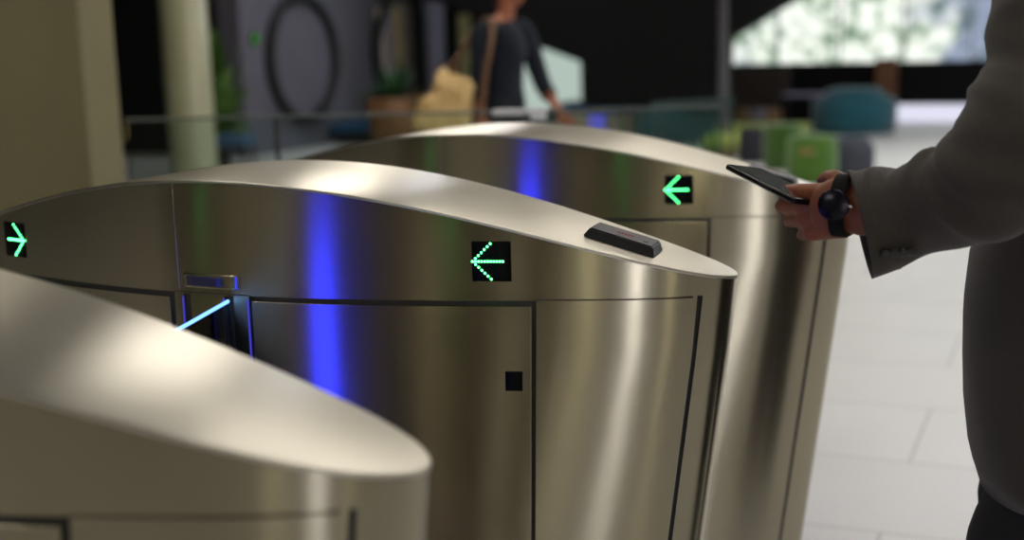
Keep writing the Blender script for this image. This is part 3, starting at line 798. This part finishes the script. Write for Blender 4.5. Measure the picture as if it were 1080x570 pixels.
# ---- the man presenting his phone
hd = 1.86
WR = at(903, 219, 1.83); KN = at(843, 223, 1.90)
elbow = at(1072, 200, 1.70); shoulder = at(1120, -66, 1.78)
man = thing('person', 'man in a grey brown blazer holding out a phone at the right edge', 'person', (shoulder.x+.02, shoulder.y+.22, 0))
O_m = man.location.copy()
bm = bmesh.new()
mx0, my0 = O_m.x, O_m.y                              # body axis; he faces -x
SZ = shoulder.z
hipz = .93*(SZ/1.46)
def MP(x, y, z): return Vector((mx0+x, my0+y, z))
fdir = Vector((-1, .02, 0))
addh = head_parts(man, MP(-.03, 0, SZ+.27), .118, fdir, M['skin'], M['hair'])
addh(bm)
for z, a, b in ((SZ-.02, .09, .17), (SZ-.12, .115, .16), (SZ-.28, .11, .145), (SZ-.42, .105, .14), (hipz, .12, .16)):
    ell(bm, MP(0, 0, z), (a, b, .12))
a_ = (KN-WR).normalized(); o_ = Vector((0.0, -1, .05)); o_ = (o_-a_*o_.dot(a_)).normalized(); u_ = a_.cross(o_); u_ = u_ if u_.z > 0 else -u_
# tip the fist slightly so that the knuckles fall away downwards
chain(bm, [shoulder, at(1100, 80, 1.73), at(1078, 175, 1.72), at(1010, 208, 1.76), at(950, 219, 1.80), WR-a_*.01], [.056, .05, .045, .043, .037, .033]); ell(bm, WR-a_*.01, (.034, .028, .040)); ell(bm, WR+a_*.03, (.040, .020, .043))
sp = [(.25, 1.35, .9), (.30, 1.40, .95), (.38, 1.40, 1.0), (.50, 1.35, 1.0)]
HW = WR+Vector((0, 0, -.002))
thp = hand_into(bm, HW, a_, u_, o_, sp, .99, thumb=[(.016, .024, -.008), (.042, .044, -.022), (.070, .045, -.044), (.092, .040, -.060)])
rs = MP(0, .20, SZ); re = MP(.03, .27, SZ-.30); rw = MP(-.06, .25, SZ-.56)
chain(bm, [rs, re, rw], [.058, .044, .029])
hand_into(bm, rw, (-.1, 0, -1), (-1, 0, .1), (0, 1, 0), [(.25, .35, .3)]*4)
for q in (-1, 1):
    chain(bm, [MP(0, q*.09, hipz), MP(-.01, q*.10, hipz*.53), MP(.02, q*.10, .10)], [.088, .058, .042]); chain(bm, [MP(.03, q*.10, .055), MP(-.15, q*.115, .04)], [.042, .03])
for v in bm.verts: v.co -= O_m
b = obj('body', bm, M['skin'], man); remesh(b, .0038, 2)
# blazer: torso
def PX(px, py, dd): return at(px, py, dd)
bm = bmesh.new(); secs = []
front = [(1030, 505), (1018, 470), (1012, 420), (1010, 370), (1012, 320), (1021, 262), (1050, 200), (1078, 100), (1090, 20)]
DT = 1.74
fz = [(ony(x, y, my0-.08).x, ony(x, y, my0-.08).z) for x, y in front]
fz.sort(key=lambda t: t[1])
zlist = [t[1] for t in fz]; xlist = [t[0] for t in fz]
cy_ = my0
zb = zlist[0]; zt_ = SZ+.03; NZ = 26
for i in range(NZ+1):
    z = zb+(zt_-zb)*i/NZ
    xf = float(np.interp(z, zlist, xlist)); back = mx0+.135-.02*math.sin((z-zb)/(zt_-zb)*3.1)
    xf = min(xf, mx0-.09)
    hw = float(np.interp(z, [zb, zb+.25, SZ-.28, SZ-.08, SZ+.0, SZ+.03], [.235, .215, .22, .225, .19, .12]))
    if z > SZ-.05: xf = mx0-.10
    c = ((xf+back)/2, cy_, z)
    secs.append(esec(c, (1, 0, 0), (0, 1, 0), (back-xf)/2, hw, 48, 2.35, lambda t, z=z: .010*math.sin(3*t+z*9)+.006*math.sin(7*t+z*23)))
c = Vector((secs[0][0]+secs[0][24])/2)
secs = [[q+(c-q)*.12+Vector((0, 0, .10)) for q in secs[0]], [q+(c-q)*.03+Vector((0, 0, .006)) for q in secs[0]]]+secs
top = secs[-1]; c = sum(top, Vector())/len(top); secs.append([q+(c-q)*.55+Vector((0, 0, .035)) for q in top])
loft(bm, secs, True)
for v in bm.verts: v.co -= O_m
jk = obj('blazer', bm, M['jacket'], man)
def Pr(px, py, dd, r): q = at(px, py, dd)-O_m; return (q.x, q.y, q.z, r)
ppm = lambda dd: 1402/dd
SL = [Pr(907, 238, 1.83, 58/ppm(1.83)), Pr(930, 232.6, 1.823, 55/ppm(1.81)), Pr(965, 221, 1.80, 50/ppm(1.78)), Pr(1008, 207, 1.76, 56/ppm(1.75)), Pr(1048, 186, 1.72, 67/ppm(1.72)),
      Pr(1078, 148, 1.71, 69/ppm(1.71)), Pr(1100, 80, 1.73, 62/ppm(1.73)), Pr(1111, 0, 1.76, 63/ppm(1.76)), Pr(1120, -50, 1.79, 66/ppm(1.79)), Pr(1130, -88, 1.84, 46/ppm(1.84))]
sv = obj('sleeve', sleeve_mesh(SL, 11, 44), M['jacket'], jk)
cuffc = at(906, 238, 1.83); cd_ = (at(930, 231, 1.81)-cuffc).normalized()
SR = [(*(rw+Vector((0, 0, .05))-O_m), .062), (*((rw+re)/2-O_m), .064), (*(re-O_m), .07), (*((re+rs)/2-O_m), .078), (*(rs-O_m), .082), (*(rs+Vector((0, -.07, .03))-O_m), .06)]
obj('sleeve', sleeve_mesh(SR, 8, 36), M['jacket'], jk)
for k in range(4):
    px, py = 929+k*8.5, 274-k*2.2
    q = at(px, py, 1.76); bm = bmesh.new()
    c = q-O_m; vd = (Vector(CAM)-q).normalized()
    # sit the button on the sleeve skin (lower, camera-facing side)
    i0 = min(range(len(SL)), key=lambda i: abs((Vector(SL[i][:3])-c).length)); 
    fr = (k*8.5+24)/60; ax0 = Vector(SL[0][:3]); ax1 = Vector(SL[2][:3]); axp = ax0.lerp(ax1, fr); rr = .0565*1.83/1402*1000/1.0*.001*1000/1000 if False else 55/ppm(1.8)
    nrm = ((c-axp)-(ax1-ax0).normalized()*((c-axp).dot((ax1-ax0).normalized()))).normalized()
    pos = axp+nrm*(rr+.0015); uu, vv = frame_of(nrm)
    lath = [(.0001, .004), (.0055, .004), (.0075, .0028), (.0078, 0), (.0001, -.001)]
    rings = [[bm.verts.new(pos+nrm*h+(uu*math.cos(2*math.pi*j/16)+vv*math.sin(2*math.pi*j/16))*r) for j in range(16)] for r, h in lath]
    for A1, B1 in zip(rings, rings[1:]):
        for j in range(16): bm.faces.new((A1[j], A1[(j+1) % 16], B1[(j+1) % 16], B1[j]))
    obj('cuff_button', bm, M['button'], jk)
XF = lambda z: min(float(np.interp(z, zlist, xlist)), mx0-.09)
# collar, lapels, shirt and trousers
bm = bmesh.new(); secs = [esec((mx0-.02+.0*k, my0, SZ+.035+.012*k), (1, 0, 0), (0, 1, 0), .082-.004*k, .085-.006*k, 28, 2) for k in range(5)]; loft(bm, secs)
for v in bm.verts: v.co -= O_m
obj('shirt_collar', bm, M['shirt'], man)
for q in (-1, 1):
    bm = bmesh.new(); pts = [(mx0-.095, my0+q*.07, SZ+.03), (XF(SZ-.06)-.004, my0+q*.085, SZ-.06), (XF(SZ-.14)-.006, my0+q*.08, SZ-.14), (XF(SZ-.34)-.006, my0+q*.02, SZ-.34), (XF(SZ-.20)-.006, my0+q*.015, SZ-.20), (mx0-.115, my0+q*.05, SZ+.0)]
    A1 = [bm.verts.new(Vector(p)-O_m) for p in pts]; B1 = [bm.verts.new(Vector(p)-O_m+Vector((.012, 0, 0))) for p in pts]
    bm.faces.new(A1); bm.faces.new(B1[::-1])
    for i in range(6): bm.faces.new((A1[i], B1[i], B1[(i+1) % 6], A1[(i+1) % 6]))
    obj('lapel', bm, M['jacket'], jk, False)
tf = ony(1032, 520, my0-.1).x; tf2 = ony(1018, 566, my0-.1).x; tz1 = ony(1030, 520, my0-.1).z; tz2 = ony(1016, 566, my0-.1).z
bm = bmesh.new()
for q in (-1, 1):
    r1 = .10; x1 = max(tf+r1, mx0-.05)
    chain(bm, [MP(.0, q*.075, hipz+.02), Vector((tf+.115, my0+q*.11, tz1)), Vector((tf2+.10, my0+q*.12, tz2)), MP(-.03, q*.12, hipz*.50), MP(.0, q*.115, .12)], [.095, .105, .100, .082, .075], 20)
    capsule(bm, MP(0.01, q*.07, hipz+.04), .09, MP(0.01, q*.06, hipz+.10), .09)
for v in bm.verts: v.co -= O_m
tr = obj('trousers', bm, M['trouser'], man); remesh(tr, .010, 5)
for q in (-1, 1):
    bm = bmesh.new(); ell(bm, MP(.02, q*.115, .055), (.055, .045, .055)); capsule(bm, MP(.0, q*.115, .045), .045, MP(-.13, q*.12, .035), .035); box(bm, (mx0-.17, my0+q*.12-.042, 0), (mx0+.07, my0+q*.12+.042, .02))
    for v in bm.verts: v.co -= O_m
    s_ = obj('shoe', bm, M['shoe'], man); remesh(s_, .006, 3)
# wristwatch
bm = bmesh.new(); wc = at(889, 217, 1.835)-O_m; wa = (at(884, 217, 1.835)-at(905, 219, 1.822)).normalized()
wu = Vector((0, 0, 1)); wu = (wu-wa*wu.dot(wa)).normalized(); wo = wa.cross(wu)
secs = []
for sft, rr in ((-.011, 0), (-.009, .0015), (.009, .0015), (.011, 0)):
    secs.append(esec(wc+wa*sft, wu, wo, (.0425)+rr, .036+rr, 36, 2))
loft(bm, secs, False); inn = [esec(wc+wa*sft, wu, wo, .0405, .034, 36, 2) for sft in (.011, -.011)]
loft(bm, inn, False)
wt = obj('wristwatch', bm, M['strap'], man)
face_n = (Vector(CAM)-at(880, 212, 1.79)).normalized(); face_n = (face_n-wa*face_n.dot(wa)).normalized()
fu, fv = wa, face_n.cross(wa)
bm = bmesh.new(); pc_ = wc+face_n*.036+wa*.002
prof = [(.0001, 0), (.0205, 0), (.0215, .003), (.021, .0085), (.0185, .0105), (.0001, .0105)]
rings = [[bm.verts.new(pc_+face_n*h+(fu*math.cos(2*math.pi*j/32)+fv*math.sin(2*math.pi*j/32))*r) for j in range(32)] for r, h in prof]
for A1, B1 in zip(rings, rings[1:]):
    for j in range(32): bm.faces.new((A1[j], A1[(j+1) % 32], B1[(j+1) % 32], B1[j]))
o = obj('watch_case', bm, M['watch'], wt); autosharp(o, 40)
bm = bmesh.new(); capsule(bm, pc_-wa*.021+face_n*.006, .0022, pc_-wa*.0245+face_n*.006, .002, 8); obj('watch_crown', bm, M['chrome'], wt)

# smartphone in his hand
pa = at(829, 208, 1.865); pb = at(757, 171, 1.985)
px_ = (pb-pa).normalized(); L = .152; side = Vector((.10, 1, -.03)); side = (side-px_*side.dot(px_)).normalized(); nrm = side.cross(px_); nrm = nrm if nrm.z > 0 else -nrm
side = px_.cross(nrm)*-1 if px_.cross(nrm).y < 0 else px_.cross(nrm)
ctr = pa+px_*(L/2-.018)+side*.034
Mp = Matrix((px_, side, nrm)).transposed().to_4x4()
ph = thing('smartphone', 'black smartphone held face up by the man, screen catching white light', 'phone', ctr)
bm = B((-L/2, -.036, -.0042), (L/2, .036, .0042), .0035, Mp); obj('phone_case', bm, M['phone'], ph)
bm = B((-L/2+.004, -.033, .0043), (L/2-.004, .033, .0048), 0, Mp); obj('screen', bm, M['screen'], ph, False)
bm = B((-.03, -.0368, -.001), (.0, -.0362, .0012), 0, Mp); obj('side_button', bm, M['chrome'], ph, False)

# ---- the woman walking past
DW = 7.5
def WP(px, py, dd=DW): return at(px, py, dd)
wy = WP(530, 70)
wom = thing('person', 'woman in a navy three quarter sleeve top and dark jeans walking past behind the gates', 'person', (wy.x, wy.y, 0))
Ow = wom.location.copy()
dirw = Vector((.92, .25, 0)).normalized(); sidew = Vector((-dirw.y, dirw.x, 0))     # she walks to the right
def Wq(f, s, z): return Ow+dirw*f+sidew*s+Vector((0, 0, z))
shz = WP(525, 30).z
bm = bmesh.new(); addw = head_parts(wom, Wq(.055, 0, shz+.225), .108, dirw, M['skin2'], M['hair2'], True); addw(bm)
for z, a, b in ((shz-.03, .085, .15), (shz-.12, .10, .14), (shz-.25, .085, .12), (shz-.40, .09, .13), (.90, .11, .155)):
    rot = Matrix((dirw, sidew, Vector((0, 0, 1)))).transposed(); ell(bm, Wq(0, 0, z), (a, b, .11), rot)
# near (image left) arm hangs by the bag, far arm swings forward
nsh = WP(508, 36, 7.30); nel = WP(505, 88, 7.28); nwr = WP(507, 126, 7.30)
fsh = WP(553, 34, 7.62); fel = WP(572, 88, 7.55); fwr = WP(592, 122, 7.42)
chain(bm, [nsh, nel, nwr], [.042, .034, .024]); chain(bm, [fsh, fel, fwr], [.042, .034, .024])
hand_into(bm, nwr, nwr-nel, dirw, -sidew, [(.3, .5, .4)]*4, .92); hand_into(bm, fwr, fwr-fel, dirw+Vector((0, 0, .4)), sidew, [(.35, .45, .3)]*4, .92)
kn = [(.16, -.06), (-.06, .06)]
legs = []
for i, q in enumerate((-1, 1)):
    hp = Wq(0, q*.08, .88); kp = Wq((.14, -.04)[i], q*.07, .47); ap = Wq((.20, -.32)[i], q*.06, (.09, .16)[i]); legs.append((hp, kp, ap))
    chain(bm, [hp, kp, ap], [.082, .055, .036]); capsule(bm, ap+Vector((0, 0, -.035)), .034, ap+dirw*.14+Vector((0, 0, (-.05, -.11)[i])), .026)
for v in bm.verts: v.co -= Ow
b = obj('body', bm, M['skin2'], wom); remesh(b, .006, 2)
bm = bmesh.new(); secs = []
for z, a, b, f in ((.86, .125, .175, 0), (.95, .125, .17, 0), (1.03, .112, .155, 0), (1.12, .112, .15, .005), (1.20, .125, .16, .015), (1.28, .122, .17, .012), (shz+.0, .10, .175, 0), (shz+.035, .075, .125, -.005), (shz+.05, .06, .08, -.005)):
    secs.append(tuple((f, a, b, z)))
secs = smooth_path(secs, 4)
loft(bm, [esec(Wq(f, 0, z), dirw, sidew, a, b, 32, 2.2, lambda t, z=z: .02*math.sin(4*t+z*30)) for f, a, b, z in secs], True)
for v in bm.verts: v.co -= Ow
tp = obj('top', bm, M['navy'], wom)
def sl(P): 
    return sleeve_mesh([(*(Vector(p)-Ow), r) for p, r in P], 5, 24, True, 5)
obj('sleeve', sl([(nel.lerp(nwr, .45), .044), (nel, .050), (nsh.lerp(nel, .5), .056), (nsh, .062), (nsh.lerp(Wq(0, 0, shz), .4)+Vector((0, 0, .01)), .055)]), M['navy'], tp)
obj('sleeve', sl([(fel.lerp(fwr, .4), .044), (fel, .050), (fsh.lerp(fel, .5), .056), (fsh, .060), (fsh.lerp(Wq(0, 0, shz), .4)+Vector((0, 0, .01)), .055)]), M['navy'], tp)
bm = bmesh.new()
for hp, kp, ap in legs: chain(bm, [hp+Vector((0, 0, .05)), hp, kp, ap+Vector((0, 0, .03))], [.10, .098, .066, .05], 18)
for v in bm.verts: v.co -= Ow
o = obj('jeans', bm, M['jeans'], wom); remesh(o, .012, 4)
for i, (hp, kp, ap) in enumerate(legs):
    bm = bmesh.new(); zz = (0, .07)[i]; capsule(bm, ap+Vector((0, 0, -.045)), .042, ap+dirw*.15+Vector((0, 0, (-.055, -.115)[i])), .033)
    for v in bm.verts: v.co -= Ow; v.co.z = max(v.co.z, 0)
    o = obj('shoe', bm, M['shoe'], wom); remesh(o, .008, 2)
# tan shoulder bag
bc = WP(468, 108, 7.15)
bag = thing('shoulder_bag', 'slouchy tan leather tote bag hanging from the walking woman\'s shoulder', 'bag', bc)
bd = (WP(497, 110, 7.22)-WP(437, 110, 7.25)).normalized(); bn = Vector((-bd.y, bd.x, 0))
outl = [(436, 124), (433, 132), (440, 139), (470, 141), (494, 138), (499, 125), (499, 100), (497, 84), (484, 80), (474, 80), (466, 72), (460, 84), (452, 98), (443, 110)]
sc_ = [WP(x, y, 7.15)-bc for x, y in outl]
cc = WP(470, 112, 7.15)-bc
bm = bmesh.new(); secs = []
for k, (off, s) in enumerate(((-.075, .35), (-.07, .72), (-.05, .93), (-.015, 1.0), (.015, 1.0), (.05, .93), (.07, .72), (.075, .35))):
    secs.append([cc+(p-cc)*s+bn*off for p in sc_])
loft(bm, secs, True)
o = obj('bag_body', bm, M['bagm'], bag); sb = o.modifiers.new('sub', 'SUBSURF'); sb.levels = 3; sb.render_levels = 3
tx = bpy.data.textures.new('bag_folds', 'CLOUDS'); tx.noise_scale = .09; dm = o.modifiers.new('folds', 'DISPLACE'); dm.texture = tx; dm.strength = .07; dm.texture_coords = 'LOCAL'
def strap_mesh(P, wd, th):
    bm = bmesh.new(); secs = []
    P = smooth_path(P, 6); pts = [Vector(p) for p in P]
    for i, p in enumerate(pts):
        d = (pts[min(i+1, len(pts)-1)]-pts[max(i-1, 0)]).normalized(); n0 = (Vector(CAM)-p-bc); n0 = (n0-d*n0.dot(d)).normalized(); s = d.cross(n0)
        secs.append([p+s*wd+n0*th, p-s*wd+n0*th, p-s*wd-n0*th, p+s*wd-n0*th])
    loft(bm, secs, True); return bm
obj('shoulder_strap', strap_mesh([tuple(WP(x, y, dd)-bc) for x, y, dd in ((496, 122, 7.22), (507, 112, 7.16), (512, 80, 7.15), (518, 46, 7.18), (519, 26, 7.26), (513, 20, 7.36), (500, 32, 7.42), (485, 58, 7.38), (472, 82, 7.24))], .014, .004), M['strapm'], bag)
obj('bag_handle', tube([tuple(WP(x, y, 7.20)-bc) for x, y in ((462, 88), (461, 74), (466, 66), (473, 70), (478, 84))], .007, 8), M['strapm'], bag)
